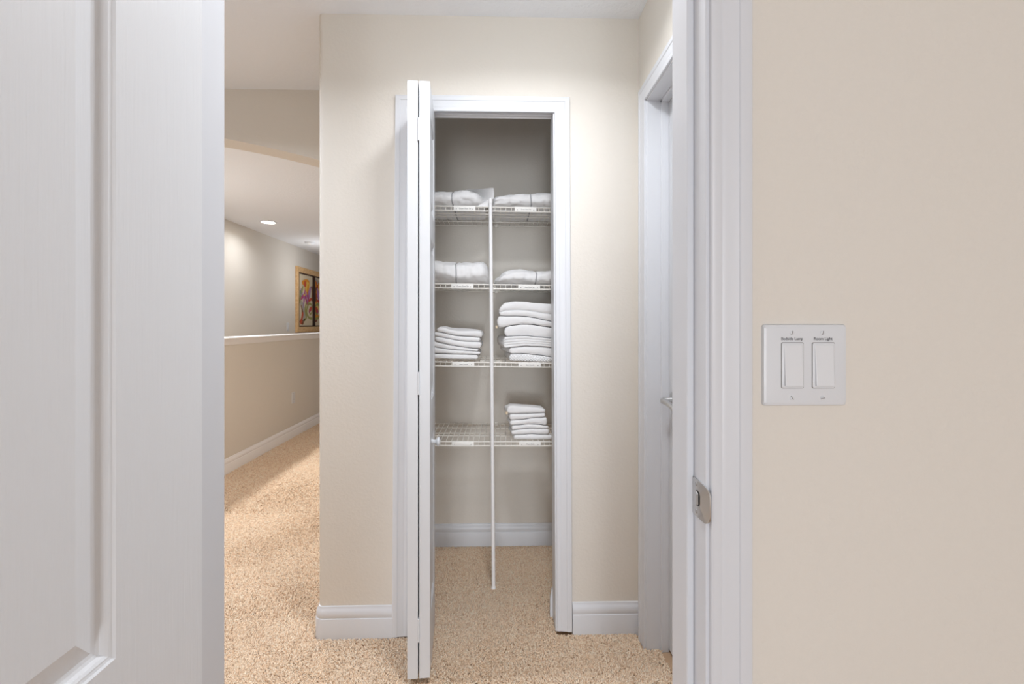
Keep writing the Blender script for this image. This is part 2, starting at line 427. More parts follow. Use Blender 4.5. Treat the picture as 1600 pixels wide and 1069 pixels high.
# outer skin, then a front face split into strips around the two rocker openings
pl.rings([plate_ring(sx0,sx1,sz0,sz1,Y0-.0002,.004),plate_ring(sx0,sx1,sz0,sz1,Y0-.0030,.004),plate_ring(sx0+.0012,sx1-.0012,sz0+.0012,sz1-.0012,Y0-.0050,.004),plate_ring(sx0+.0045,sx1-.0045,sz0+.0045,sz1-.0045,yp,.003)],True,True)
plo=pl.build('cover_plate', M_SWITCH, swp, smooth=True, angle=35)
for i,(x0,x1,z0,z1) in enumerate(rk):
    # thin dark slab painting the gap's shadow, raised frame, tilted paddle
    MB().rings([plate_ring(x0-.0004,x1+.0004,z0-.0004,z1+.0004,yp+.001,.0022),plate_ring(x0-.0004,x1+.0004,z0-.0004,z1+.0004,yp-.00025,.0022)]).build('switch_gap_shade', M_RIVET, swp)
    rkp=MB().rings([plate_ring(x0+.0004,x1-.0004,z0+.0004,z1-.0004,yp+.001,.002),plate_ring(x0+.0004,x1-.0004,z0+.0004,z1-.0004,yp-.0012,.002),plate_ring(x0+.0010,x1-.0010,z0+.0010,z1-.0010,yp-.0016,.0018)]).build('switch_frame', M_SWITCH, swp, smooth=True, angle=35)
    a,b_,c,d=x0+.0034,x1-.0034,z0+.0036,z1-.0036
    MB().rings([[(a,yp-.0002,c),(b_,yp-.0002,c),(b_,yp-.0002,d),(a,yp-.0002,d)],[(a,yp-.0056,c),(b_,yp-.0056,c),(b_,yp-.0020,d),(a,yp-.0020,d)]]).build('rocker', M_ROCK, swp, bevel=.0006)
for i,(px,py,ang) in enumerate(((1237.3,520,70),(1285.3,520,75),(1237.3,622,125),(1285.3,622,5))):
    q=onY(px,py,yp); sc=MB().lathe([(.0001,-.0012),(.0022,-.0011),(.0030,-.0005),(.0032,.0004)],(q[0],yp,q[2]),'y',18).build('screw', M_SWITCH, swp, smooth=True, angle=50)
    t=math.radians(ang); c_,s_=math.cos(t),math.sin(t)
    def sl(u,v,y): return (q[0]+u*c_-v*s_, y, q[2]+u*s_+v*c_)
    so_=MB().rings([[sl(u,v,yp-.0008) for u,v in ((-.0028,-.0004),(.0028,-.0004),(.0028,.0004),(-.0028,.0004))],[sl(u,v,yp-.0014) for u,v in ((-.0028,-.0004),(.0028,-.0004),(.0028,.0004),(-.0028,.0004))]]).build('screw_slot', M_RIVET)
    so_.parent=sc; so_.location=Vector((0,0,0))
for body,px,wpx in (('Bedside Lamp',1237.7,33.5),('Room Light',1286.2,29)):
    q=onY(px,529.6,yp-.0004)
    text_mesh(body,.004,'switch_lettering',M_INK,swp,Matrix.Translation((q[0],yp-.0003,q[2]))@FACE_Y,fit=wpx/F*yp*1.04)

# ------------------------------------------------------------------ wire shelves
XL_, XR_ = XC+.118, .498
YF = 2.146
SLOPE=.011
shelf_z={}
names=[('top',1.772),('second',1.411),('third',1.049),('lowest',.681)]
slopes=[.011,.012,.013,.009]
shelf_lab=['topmost white wire shelf in the closet, under bedding bundles','white wire shelf second from the top in the closet, under tied bedding','white wire shelf third from the top, under tall towel stacks','lowest white wire shelf in the closet, under the washcloths']
shelves=[]
for (nm,z),sl_,lb in zip(names,slopes,shelf_lab):
    def Z(x,z=z,sl_=sl_): return z - sl_*(x+.03)
    shelf_z[nm]=Z
    root=empty('wire_shelf',(0,YC,z)); tag(root,lb,'shelf','wire shelves in the linen closet'); shelves.append(root)
    dk=MB(); n=int((XR_-XL_-.02)/.0254)
    for k in range(n+1):
        x=XL_+.01+k*.0254
        dk.tube([(x,YC-.004,Z(x)),(x,YF+.006,Z(x)),(x,YF+.0015,Z(x)-.0015),(x,YF,Z(x)-.006),(x,YF,Z(x)-.0195)],.00185,6)
    dk.build('shelf_wires',M_WIRE,root,smooth=True)
    fr=MB()
    for dz in (-.0005,-.0195): fr.tube([(XL_,YF-.003,Z(XL_)+dz),(XR_,YF-.003,Z(XR_)+dz)],.0029,8)
    fr.build('front_rail',M_WIRE,root,smooth=True)
    cr=MB()
    for y,dz in ((2.27,-.0045),(2.325,-.0045),(2.44,-.0045),(YC-.006,-.0045)): cr.tube([(XL_,y,Z(XL_)+dz),(XR_,y,Z(XR_)+dz)],.0027,8)
    cr.build('cross_rod',M_WIRE,root,smooth=True)
    for x in (-.40,-.02,.30):
        MB().box(x-.008,YC-.014,Z(x)-.014,x+.008,YC,Z(x)+.006).build('wall_clip',M_WIRE,root,bevel=.002)

# shelf edge label plates
labs=[('top',708.8,743,'Queen Sheet Set','white label plate clipped to left half of the topmost wire shelf',19),
      ('top',804.2,838.2,'Queen Sheet Set','white label plate clipped to right half of the topmost wire shelf',16),
      ('second',705,739.5,'Queen Sheet Set','white label plate on second shelf, below its left bundle',19),
      ('second',809.6,844,'King Sheet Set','white label plate on second shelf, below its right bundle',15),
      ('third',706.5,741,'Hand Towels','white label plate on third shelf, below the left towel stack',13),
      ('third',810,845,'Bath Towels','white label plate on third shelf, below the right towel stack',12.5),
      ('lowest',706,740.3,None,'blank white label plate on the lowest shelf, left of the pole',0),
      ('lowest',811,845,'Wash Cloths','white label plate on the lowest shelf, below the washcloths',13)]
for nm,a,b_,body,lb,wpx in labs:
    Z=shelf_z[nm]; yl=YF-.0066
    x0=onY(a,500,yl)[0]; x1=onY(b_,500,yl)[0]; xm=(x0+x1)/2; zz=Z(xm)-.0098
    root=empty('shelf_label',(xm,YF,zz)); tag(root,lb,'label','label plates clipped to the shelf fronts')
    sh=random.uniform(-.006,.006)-.010
    def tilt_(p): return (p[0],p[1],p[2]+sh*(p[0]-xm))
    pm=MB().rings([plate_ring(x0,x1,zz-.0122,zz+.0122,yl+.0024,.002),plate_ring(x0,x1,zz-.0122,zz+.0122,yl+.0004,.002),plate_ring(x0+.0007,x1-.0007,zz-.0115,zz+.0115,yl,.0018)])
    pm.box(x0+.004,yl+.0020,zz+.0095,x1-.004,YF+.004,zz+.0122)
    pm.v=[tilt_(p) for p in pm.v]; pm.build('plate',M_PLATE,root,smooth=True,angle=35)
    for xx in (x0+.0125,x1-.0125):
        MB().lathe([(.0001,-.0007),(.0019,-.0006),(.0022,.0002)],(xx,yl,zz-.002+sh*(xx-xm)),'y',12).build('rivet',M_RIVET,root,smooth=True)
    if body:
        text_mesh(body,.005,'lettering',M_INK,root,Matrix.Translation((xm+.002,yl-.0001,zz-.0005))@FACE_Y,fit=wpx/F*yl)

# support pole in front of the shelves
pt=onY(766.2,309,2.112); pb=onY(771.0,927,2.100)
pr=empty('shelf_support_pole',(pb[0],2.103,0)); tag(pr,'thin white vertical pole bracing the wire shelf fronts','pole')
MB().tube([(pb[0],2.128,.003),(pt[0],2.132,pt[2]-.012)],.0085,16).build('pole',M_POLE,pr,smooth=True,angle=40)
MB().lathe([(.0095,-.022),(.0098,-.004),(.0085,0),(.0001,.0015)],(pt[0],2.132,pt[2]),'z',16).build('end_cap',M_POLE,pr,smooth=True,angle=40)
MB().lathe([(.0001,0),(.0105,0),(.0105,.012),(.0088,.014)],(pb[0],2.128,.002),'z',16).build('foot_cap',M_POLE,pr,smooth=True,angle=40)
for nm,_ in names:
    q=(shelf_z[nm](.0)); x=pt[0]+(pb[0]-pt[0])*(pt[2]-q)/pt[2]
    MB().box(x-.006,2.133,q-.016,x+.006,YF+.002,q-.003).build('pole_clip',M_POLE,pr,bevel=.0015)

# ------------------------------------------------------------------ fabric
def interp(pts, x):
    if x<=pts[0][0]: return pts[0][1]
    for (a,b),(c,d) in zip(pts,pts[1:]):
        if x<=c:
            t=(x-a)/(c-a); t=t*t*(3-2*t)*.5+t*.5
            return b+(d-b)*t
    return pts[-1][1]
def sup(t,n):
    c,s=math.cos(t),math.sin(t)
    return math.copysign(abs(c)**(2/n),c), math.copysign(abs(s)**(2/n),s)
def bundle(name,label,px0,px1,top,bot,tie,Yref,Yf,depth,seed,floorz,endr=(.0,.0),roundL=True,roundR=True,rl=.05):
    """soft tied bundle of bedding: outline taken at Yref, one continuous skin"""
    NX,NT=84,44
    x0=onY(px0,500,Yref)[0]; x1=onY(px1,500,Yref)[0]
    xt=onY(tie,500,Yref)[0]
    T=[(onY(p,q,Yref)[0],onY(p,q,Yref)[2]) for p,q in top]
    Bp=[(onY(p,q,Yref)[0],onY(p,q,Yref)[2]) for p,q in bot] if bot else None
    mb=MB(); rings=[]; tie_ring=None
    for i in range(NX+1):
        u=i/NX; x=x0+(x1-x0)*u
        zb=floorz(x)+.0022
        if Bp: zb=max(zb,interp(Bp,x))
        zt=max(interp(T,x),zb+.006)
        # rounded ends in depth
        e=1.0
        dl=(x-x0)/rl; dr=(x1-x)/.05
        if roundL and dl<1: e*=.45+.55*math.sqrt(max(0,1-(1-dl)**2))
        if roundR and dr<1: e*=.45+.55*math.sqrt(max(0,1-(1-dr)**2))
        pin=math.exp(-((x-xt)/.007)**2)
        hz=(zt-zb)/2*(1-.06*pin); zc=(zt+zb)/2
        hy=depth/2*e*(1-.02*pin); yc=Yf+depth/2
        ring=[]
        for k in range(NT):
            t=2*PI*k/NT; a,b=sup(t,2.7)
            y=yc+hy*a; z=zc+hz*b
            p=Vector((x,y,z))
            near_t=abs(x-xt)
            ampl=.0052*min(1,near_t/.03)
            q=Vector((x*9+seed*3.1,(a*1.2+b*2.2)*1.3+x*6,seed*1.7+b*1.5))
            w_=noise.fractal(q,1.0,2.0,3)
            rad=math.sin(b*9+seed+noise.noise(Vector((x*14,b*2,seed)))*3)*math.exp(-near_t/.05)*.0030*min(1,near_t/.008)
            ridge=(1-abs(noise.noise(Vector((x*16+b*5+seed,b*3-x*7,seed*2.3)))))**6*.010*min(1,near_t/.025)
            nrm=Vector((0,hz*a,hy*b)).normalized() if hz>0 else Vector((0,0,1))
            p+=nrm*(w_*ampl+rad-ridge*.8)
            if p.z<floorz(x)+.0020: p.z=floorz(x)+.0020
            ring.append(tuple(p))
        rings.append(ring)
        if abs(x-xt)<=abs(x1-x0)/NX/2+1e-6 and tie_ring is None: tie_ring=[(xt,yc+(Vector(q_).y-yc)*1.004,zc+(Vector(q_).z-zc)*1.02) for q_ in ring]
    mb.rings(rings)
    ctr=((x0+x1)/2,Yf+depth/2,floorz((x0+x1)/2))
    root=empty(name,ctr); tag(root,label,'bedding','tied bedding bundles on the upper shelves')
    b_=mb.build('folded_sheets',M_SHEET,root,smooth=True,angle=180)
    if tie_ring:
        wob=[(p[0]+.0025*math.sin(3*i/len(tie_ring)*2*PI+seed),p[1],max(p[2],floorz(p[0])+.0012)) for i,p in enumerate(tie_ring)]
        tb=MB(); n=len(wob); RR=[]
        for i,p in enumerate(wob):
            c=Vector((p[0],ctr[1],(min(q[2] for q in wob)+max(q[2] for q in wob))/2)); d=(Vector(p)-c).normalized()
            RR.append([tuple(Vector(p)+Vector((-.0030,0,0))-d*.001),tuple(Vector(p)+Vector((.0030,0,0))-d*.001),tuple(Vector(p)+Vector((.0030,0,0))+d*.0012),tuple(Vector(p)+Vector((-.0030,0,0))+d*.0012)])
        RR.append(RR[0]); tb.rings(RR,True,False)
        tb.build('elastic_band',M_BAND,root,smooth=True,angle=60)
    return root
bflap=bundle('bedding_bundle','white bedding bundle with an upright corner flap, top shelf left of the pole',636,757,
  [(636,300),(645,297),(680,294.6),(704,295.2),(708,296),(712,293.8),(730,291.8),(738,293.4),(745,296.5),(752,302),(757,310)],
  None,708,2.20,2.160,.375,1.3,shelf_z['top'])
fl=[]
for i in range(19):
    u=i/18; px=728+43.6*u; q=u*u*(3-2*u)
    yy=2.335-.135*q
    zt_=onY(px,296.2-2.6*min(1,max(0,(u-.4)*2)),yy)[2]; zb_=onY(px,321-11*max(0,(u-.45)/.55)**1.3,yy)[2]
    X_=onY(px,400,yy)[0]
    fl.append([(X_+.0015*math.sin(k/8*4),yy+.010*math.sin(k/8*PI)*(1-u)-.003*math.sin(k/8*5+u*5),zb_+(zt_-zb_)*k/8) for k in range(9)])
fm=MB(); fm.rings([c+[(p[0],p[1]+.005,p[2]) for p in reversed(c)] for c in fl]); fm.build('corner_flap',M_SHEET,bflap,smooth=True,angle=50)
bright=bundle('bedding_bundle','long low white bedding bundle on top shelf right of the pole',769,908,
  [(769,309.5),(772,306.8),(776,304.8),(782,302.6),(800,301.5),(815,300),(828,299.5),(840,299),(866,298),(895,299),(908,305)],
  None,829,2.20,2.160,.375,2.9,shelf_z['top'],rl=.018)
fl=[]
for i in range(13):
    u=i/12; px=746+22.5*u; yy=2.1530-.0015*math.sin(u*PI)
    zt_=onY(px,321.2-12.5*u**1.1,yy)[2]; zb_=shelf_z['top'](onY(px,400,yy)[0])+.0022; zt_=max(zt_,zb_+.001)
    fl.append([(onY(px,400,yy)[0],yy+.004*math.sin(k/6*PI),zb_+(zt_-zb_)*k/6) for k in range(7)])
fm=MB(); fm.rings([c+[(p[0],p[1]+.003,p[2]) for p in reversed(c)] for c in fl]); fm.build('corner_flap',M_SHEET,bright,smooth=True,angle=50)
bundle('bedding_bundle','thick white bedding bundle on second shelf left of the pole',640,767,
  [(640,407),(650,404),(680,403.6),(690,404.2),(712,407.6),(725,407.2),(740,406.6),(752,405),(757,406.2),(761,410),(764,418),(767,430)],
  None,713,2.20,2.160,.35,4.4,shelf_z['second'],roundR=True)
bundle('bedding_bundle','dome shaped white bedding bundle on second shelf right of the pole',772,905,
  [(772,437),(774.5,433.5),(779,431.8),(781.5,430),(784,426),(790,422.2),(803,419),(815,418.6),(828,420),(836,422),(845,421),(866,419),(890,420),(905,427)],
  None,837,2.20,2.160,.35,6.1,shelf_z['second'])

def towel(name,label,group,px0,px1,top,bot,Yf,depth,seed,rolls=None,shear=0,zmin=None,waffle=False,tagc=None,cat='towel',hump=0):
    """folded terry towel; top/bottom outlines at its front face, rolls = height fractions of its visible folds"""
    NX,NT=(150,18) if waffle else (48,14)
    x0=onY(px0,500,Yf)[0]; x1=onY(px1,500,Yf)[0]
    T=[(onY(p,q,Yf)[0],onY(p,q,Yf)[2]) for p,q in top]; Bp=[(onY(p,q,Yf)[0],onY(p,q,Yf)[2]) for p,q in bot]
    rolls=rolls or [(0,1)]
    rings=[]
    for i in range(NX+1):
        u=i/NX; x=x0+(x1-x0)*(.5-.5*math.cos(PI*u)*(1-.0)) if False else x0+(x1-x0)*u
        zb=interp(Bp,x)+.0014; zt=interp(T,x)-.0014
        if zmin: zb=max(zb,zmin(x)+.0024)
        zt=max(zt,zb+.006)
        h=zt-zb; er=min(.011,h*.45)
        de=min((x-x0),(x1-x)); k=1.0
        if de<er: k=.42+.58*math.sqrt(max(0,1-(1-de/er)**2))
        zc=(zt+zb)/2
        ring=[]
        # front profile: one bulge per roll, bottom to top
        for ri,(f0,f1) in enumerate(rolls):
            za,zb2=zb+h*f0,zb+h*f1; rh=(zb2-za)/2; rc=(za+zb2)/2
            for m in range(NT+1):
                t=-PI/2+PI*m/NT
                y=Yf+min(.014,rh*1.0)*(1-abs(math.cos(t))**.75); z=rc+rh*math.copysign(abs(math.sin(t))**.9,math.sin(t))
                ring.append([x,y,zc+(z-zc)*k])
        for m in range(6):
            q=m/5; xx=x+shear*q; zq=interp(T,xx)-.0014+hump*math.sin(PI*u)*math.sin(PI*min(1,q*1.6)); ring.append([xx,Yf+.014+(depth-.014)*q,zc+(max(zq,zc+.002)-zc)*k])
        for m in range(6):
            q=1-m/5; xx=x+shear*q; zq=max(interp(Bp,xx)+.0014,(zmin(xx)+.0024) if zmin else -9); ring.append([xx,Yf+.014+(depth-.014)*q,zc+(min(zq,zc-.002)-zc)*k])
        out=[]
        for p in ring:
            n_=noise.fractal(Vector((p[0]*22+seed,p[1]*14,p[2]*30+seed*2)),1,2,3)
            yy=p[1]+n_*.0022+(1-k)*.012
            if p[1]>Yf+.02: yy=p[1]
            if waffle and p[1]<Yf+.012: yy+=.0034*math.sin(p[0]*2*PI/.013)*math.sin(p[2]*2*PI/.011)
            zz=p[2]+n_*.0004
            if zmin: zz=max(zz,zmin(p[0])+.0020)
            out.append((p[0]+noise.noise(Vector((p[2]*60,seed,p[1]*30)))*.0016,yy,zz))
        rings.append(out)
    xm=(x0+x1)/2
    root=empty(name,(xm,Yf+depth/2,interp(Bp,xm)))
    tag(root,label,cat,group)
    MB().rings(rings).build('folded_terry',M_TERRY,root,smooth=True,angle=180)
    if tagc:
        p=onY(tagc[0],tagc[1],Yf); MB().box(p[0]-.005,Yf+.004,p[2]-.006,p[0]+.005,Yf+.012,p[2]+.008).build('care_tag',M_TAG,root,bevel=.002)
    return root

# right stack, third shelf: bath towels from the top down
Bd=[[(783,479),(786,474.5),(790,472.3),(805,470.2),(822,471),(835,473),(866,474.5),(905,476)],
    [(779,493.5),(790,494),(810,494),(822,494.6),(835,496.5),(850,500),(866,503),(905,505)],
    [(777,513),(785,512),(800,508.5),(815,506.6),(830,507),(850,510),(868,512.4),(905,514)],
    [(788,526),(805,525),(822,524.6),(840,526.6),(868,529),(905,531)],
    [(787,544.5),(800,543),(820,541),(845,541.6),(868,543.6),(905,545)],
    [(795,553.4),(820,553),(840,555),(868,559),(905,560)],
    [(796,564.5),(868,567),(905,568)]]
G='bath towels stacked on the third shelf'
towel('bath_towel','thick double-folded white bath towel on top of the tall right stack',G,779.5,903,Bd[0],Bd[1],2.172,.33,1,rolls=[(0,.40),(.40,1)])
towel('bath_towel','white bath towel with cream tag corner sticking out left, second in tall stack',G,777,905,Bd[1],Bd[2],2.170,.33,2,rolls=[(0,1)],tagc=(775.8,511.5))
towel('bath_towel','plain white bath towel third from the top of the tall right stack',G,788,902,Bd[2],Bd[3],2.172,.33,3)
towel('bath_towel','ribbed white bath towel with banded edge, fourth in the tall right stack',G,786.5,904,Bd[3],Bd[4],2.168,.33,4,rolls=[(0,.22),(.22,.46),(.46,.70),(.70,1)],shear=-.030)
towel('bath_towel','smooth white bath towel directly on the waffle-textured one, tall right stack',G,795.5,903,Bd[4],Bd[5],2.170,.33,5,shear=-.040)
towel('bath_towel','waffle-textured white towel at the bottom of the tall right stack',G,796,905,Bd[5],Bd[6],2.170,.33,6,zmin=shelf_z['third'],waffle=True,shear=-.02)
# left stack, third shelf: hand towels
Ld=[[(682.5,512.5),(687,510.6),(692,511.2),(705,515),(715,516.4),(730,516.4),(745,516),(751,517),(753.5,519.5)],
    [(680,518),(690,519.6),(700,522),(712,524.6),(730,525.6),(754,527.6)],
    [(678,525.5),(690,527),(700,529),(712,531.4),(722,533),(735,533.6),(752,534)],
    [(676,532.5),(690,536),(705,539.6),(720,542),(740,544.6),(753,545)],
    [(672,541),(690,544.6),(705,546.4),(720,547.6),(750,549.6)],
    [(672,552.5),(690,553),(720,553.6),(751,554.4)],
    [(672,561),(720,562),(750,562.5)]]
G='hand towels stacked on the third shelf'
Lx=[(682.3,753.6),(678,750.5),(679.5,752),(672,747.5),(672,750.2),(672,746.8)]
Ln=['white hand towel on top of the short left stack','white hand towel second from top of the short left stack','bulging white hand towel third from top of the short left stack','thin white hand towel fourth from top of the short left stack','white hand towel second from bottom of the short left stack','white hand towel at the bottom of the short left stack, on the wires']
for i in range(6):
    towel('hand_towel',Ln[i],G,Lx[i][0],Lx[i][1],Ld[i],Ld[i+1],2.176+.003*(i%2),.20,20+i,zmin=shelf_z['third'] if i==5 else None,cat='towel',hump=.012 if i==0 else 0)
# washcloths, lowest shelf
Wd=[[(792,636),(797,633.6),(805,634),(820,635),(835,636),(847,637.4),(852.5,640)],
    [(792,647),(805,647.2),(825,647),(845,646),(853,645)],
    [(796,657.5),(810,656.6),(822,655.4),(830,653.6),(840,653),(853,652.4)],
    [(796,665),(810,664.6),(825,663),(840,663.6),(856,666)],
    [(799,673),(815,671),(828,669.6),(845,669.6),(858,669.4)],
    [(799,679.6),(815,680),(830,678.4),(845,679.6),(863,680)],
    [(800,688.6),(830,688.6),(864,688.6)]]
Wx=[(792.2,852.3),(796,852.4),(796.5,855.2),(799.6,857),(799,858.4),(802.4,863.2)]
G='washcloths stacked on the lowest shelf'
Wn=['thick folded white washcloth on top of the small stack','white washcloth directly under the thick top one','white washcloth third from top of the small stack, crinkled at right','thin white washcloth third from bottom of the small stack','white washcloth second from bottom of the small stack','wide white washcloth at the bottom of the small stack, on the wires']
for i in range(6):
    towel('washcloth',Wn[i],G,Wx[i][0],Wx[i][1],Wd[i],Wd[i+1],2.172,.065 if i==0 else .10,40+i,zmin=shelf_z['lowest'] if i==5 else None,shear=-.012,tagc=(791.8,646.5) if i==0 else None,cat='washcloth',hump=-.004 if i==0 else 0)

# ------------------------------------------------------------------ landing: outlets, art, lights
def wall_plate(name,label,cat,X,px,py,w_,h_):
    p=onX(px,py,X); root=empty(name,(X,p[1],p[2])); tag(root,label,cat)
    y,z=p[1],p[2]
    def rg(d,m): return [(X+d,y-w_/2+m,z-h_/2+m),(X+d,y+w_/2-m,z-h_/2+m),(X+d,y+w_/2-m,z+h_/2-m),(X+d,y-w_/2+m,z+h_/2-m)]
    MB().rings([rg(.0005,0),rg(.004,0),rg(.006,.003)]).build('cover_plate',M_SWITCH,root)
    return root,p
r_,p=wall_plate('power_outlet','white power outlet low on the beige half wall','outlet',XK,458,621.5,.075,.118)
for dz in (.020,-.020):
    q=MB().box(XK+.005,p[1]-.016,p[2]+dz-.013,XK+.0075,p[1]+.016,p[2]+dz+.013).build('socket',M_ROCK,r_,bevel=.002)
    k=MB()
    for dy in (-.006,.006): k.box(XK+.0072,p[1]+dy-.001,p[2]+dz-.004,XK+.0078,p[1]+dy+.001,p[2]+dz+.005)
    s_=k.build('slot',M_RIVET); s_.parent=q
r_,p=wall_plate('stair_switch','white switch plate on the stair wall left of the framed art','light switch',XU,449.5,511,.08,.125)
MB().rings([[(XU+.005,p[1]-.016,p[2]-.033),(XU+.005,p[1]+.016,p[2]-.033),(XU+.005,p[1]+.016,p[2]+.033),(XU+.005,p[1]-.016,p[2]+.033)],[(XU+.010,p[1]-.016,p[2]-.033),(XU+.010,p[1]+.016,p[2]-.033),(XU+.0065,p[1]+.016,p[2]+.033),(XU+.0065,p[1]-.016,p[2]+.033)]]).build('rocker',M_ROCK,r_)

# framed art on the stair wall
pa=onX(464.3,415.5,XU+.03); pbm=onX(464.3,519.5,XU+.03)
ay0=pa[1]; az1=pa[2]; az0=pbm[2]; ay1=ay0+1.75; fw=.085
art=empty('framed_art',(XU,(ay0+ay1)/2,az0)); tag(art,'maple framed floral abstract art with dark divider on the stair wall','picture')
def frame_ring(m,d): return [(XU+d,ay0+m,az0+m),(XU+d,ay1-m,az0+m),(XU+d,ay1-m,az1-m),(XU+d,ay0+m,az1-m)]
fp=[(0,.001),(0,.030),(.010,.036),(.03,.034),(.06,.028),(fw,.024),(fw,.001)]
MB().rings([frame_ring(u,v) for u,v in fp],True,False).build('frame',M_FRAME,art,smooth=True,angle=25)
ib=fw
def iring(m,d): return frame_ring(ib+m,d)
dv=MB().rings([iring(-.001,.004),iring(-.001,.022),iring(.020,.022),iring(.020,.004)],True,False)
lp0=onX(489.2,460,XU+.02)[1]; lp1=onX(492.6,460,XU+.02)[1]
dv.box(XU+.004,lp0,az0+ib,XU+.022,lp1,az1-ib)
pane_w=lp0-(ay0+ib+.02)
dv.build('divider',M_LEAD,art)
acol={'cream':(.70,.60,.44),'orange':(.72,.28,.03),'yellow':(.78,.50,.10),'magenta':(.45,.07,.20),'violet':(.42,.22,.45),'olive':(.34,.32,.10),'teal':(.20,.26,.24),'brown':(.20,.07,.03),'red':(.55,.09,.04),'grey':(.42,.38,.33)}
amats=[];aidx={}
for k,(nm,c) in enumerate(acol.items()):
    m=mat('art_'+nm,c,.5,.3)
    amats.append(m); aidx[nm]=k
def painting(y_a,y_b,flip):
    mb=MB(); cols=[]
    z_a,z_b=az0+ib+.02,az1-ib-.02
    def P(u,v,d): return (XU+d, y_a+(y_b-y_a)*((1-u) if flip else u), z_a+(z_b-z_a)*v)
    mb.rings([[P(0,0,.006),P(1,0,.006),P(1,1,.006),P(0,1,.006)],[P(0,0,.010),P(1,0,.010),P(1,1,.010),P(0,1,.010)]]); cols+=['cream']*(len(mb.f))
    lay=[0]
    def blob(cx,cy,rx,ry,rot,col,pinch=0,n=26):
        lay[0]+=1; d=.0100+.00025*lay[0]; pts=[]
        for k in range(n):
            t=2*PI*k/n; r=1-pinch*(.5+.5*math.cos(3*t)); a,b=rx*r*math.cos(t),ry*r*math.sin(t)
            c,s=math.cos(rot),math.sin(rot); u=cx+a*c-b*s; v=cy+(a*s+b*c)
            pts.append((min(.985,max(.015,u)),min(.99,max(.01,v))))
        mb.rings([[P(u,v,d-.0002) for u,v in pts],[P(u,v,d+.0004) for u,v in pts]]); cols.extend([col]*(len(mb.f)-len(cols)))
    def ribbon(pts,w0,w1,col,n=40):
        lay[0]+=1; d=.0100+.00025*lay[0]; L=[];R_=[]
        for k in range(n+1):
            t=k/n*(len(pts)-1); i=min(int(t),len(pts)-2); f=t-i
            p0=pts[max(i-1,0)];p1=pts[i];p2=pts[i+1];p3=pts[min(i+2,len(pts)-1)]
            def cr(a,b,c,e): return .5*((2*b)+(-a+c)*f+(2*a-5*b+4*c-e)*f*f+(-a+3*b-3*c+e)*f**3)
            L.append((cr(p0[0],p1[0],p2[0],p3[0]),cr(p0[1],p1[1],p2[1],p3[1])))
        vs=[];fs=[]
        for k,(u,v) in enumerate(L):
            a=L[max(k-1,0)];b=L[min(k+1,n)];dx,dy=b[0]-a[0],(b[1]-a[1]);l=math.hypot(dx,dy) or 1
            w=(w0+(w1-w0)*k/n); nx,ny=-dy/l*w,dx/l*w
            cl=lambda t:min(.985,max(.015,t))
            vs+= [P(cl(u+nx),cl(v+ny*.45),d),P(cl(u-nx),cl(v-ny*.45),d)]
        for k in range(n): fs.append((2*k,2*k+1,2*k+3,2*k+2))
        mb.add(vs,fs); cols.extend([col]*n)
    if flip:
        for (cx,cy,rx,ry,ro,c_) in ((.80,.93,.16,.04,.2,'grey'),(.86,.86,.20,.05,.4,'red'),(.88,.74,.22,.07,1.2,'orange'),(.84,.62,.18,.05,0,'red'),(.90,.52,.16,.06,.8,'orange'),(.86,.40,.18,.05,.3,'yellow'),(.90,.30,.16,.05,1,'red'),(.84,.20,.15,.04,0,'orange'),(.92,.10,.10,.03,0,'brown')): blob(cx,cy,rx,ry,ro,c_)
    # stems and swirl
    ribbon([(.15,.02),(.30,.16),(.28,.30),(.16,.42)],.16,.06,'brown')
    ribbon([(.10,.04),(.22,.14),(.27,.26)],.09,.05,'red')
    ribbon([(.30,.10),(.40,.24),(.26,.40),(.10,.46)],.07,.10,'grey')
    ribbon([(.42,.12),(.34,.10),(.52,.16),(.46,.30),(.55,.44),(.85,.44)],.05,.05,'olive')
    ribbon([(.97,.14),(.72,.16),(.55,.27),(.68,.42),(.92,.42),(.97,.30),(.82,.23),(.72,.30)],.055,.03,'olive')
    blob(.84,.33,.13,.045,.3,'red'); blob(.78,.29,.06,.03,.6,'magenta')
    # blossoms
    for k in range(6):
        a=k*PI/3+.3; blob(.38+.17*math.cos(a),.565+.06*math.sin(a),.17,.035,a,'magenta' if k%2 else 'violet')
    blob(.72,.63,.20,.075,.9,'violet'); blob(.62,.60,.16,.05,2.2,'magenta'); blob(.80,.52,.14,.03,.2,'red')
    blob(.36,.60,.06,.02,0,'yellow')
    blob(.50,.84,.30,.085,0,'orange',.15); blob(.58,.77,.17,.10,.2,'yellow'); blob(.42,.82,.09,.06,0,'red'); blob(.62,.72,.12,.05,1.2,'orange')
    blob(.20,.68,.13,.04,.8,'olive'); blob(.12,.62,.08,.03,2,'teal'); ribbon([(.05,.44),(.10,.56),(.22,.66)],.04,.03,'olive')
    ribbon([(.93,.50),(.97,.68),(.90,.80)],.04,.05,'brown')
    return mb,cols
for (a,b_,fl) in ((ay0+ib+.02,lp0,False),(lp1,lp1+(lp0-ay0-ib-.02),True),(lp1+(lp0-ay0-ib-.02)+.03,ay1-ib-.02,False)):
    mb,cols=painting(a,b_,fl); o=mb.build('painted_pane',amats,art)
    o.data.polygons.foreach_set('material_index',[aidx[c] for c in cols][:len(o.data.polygons)])

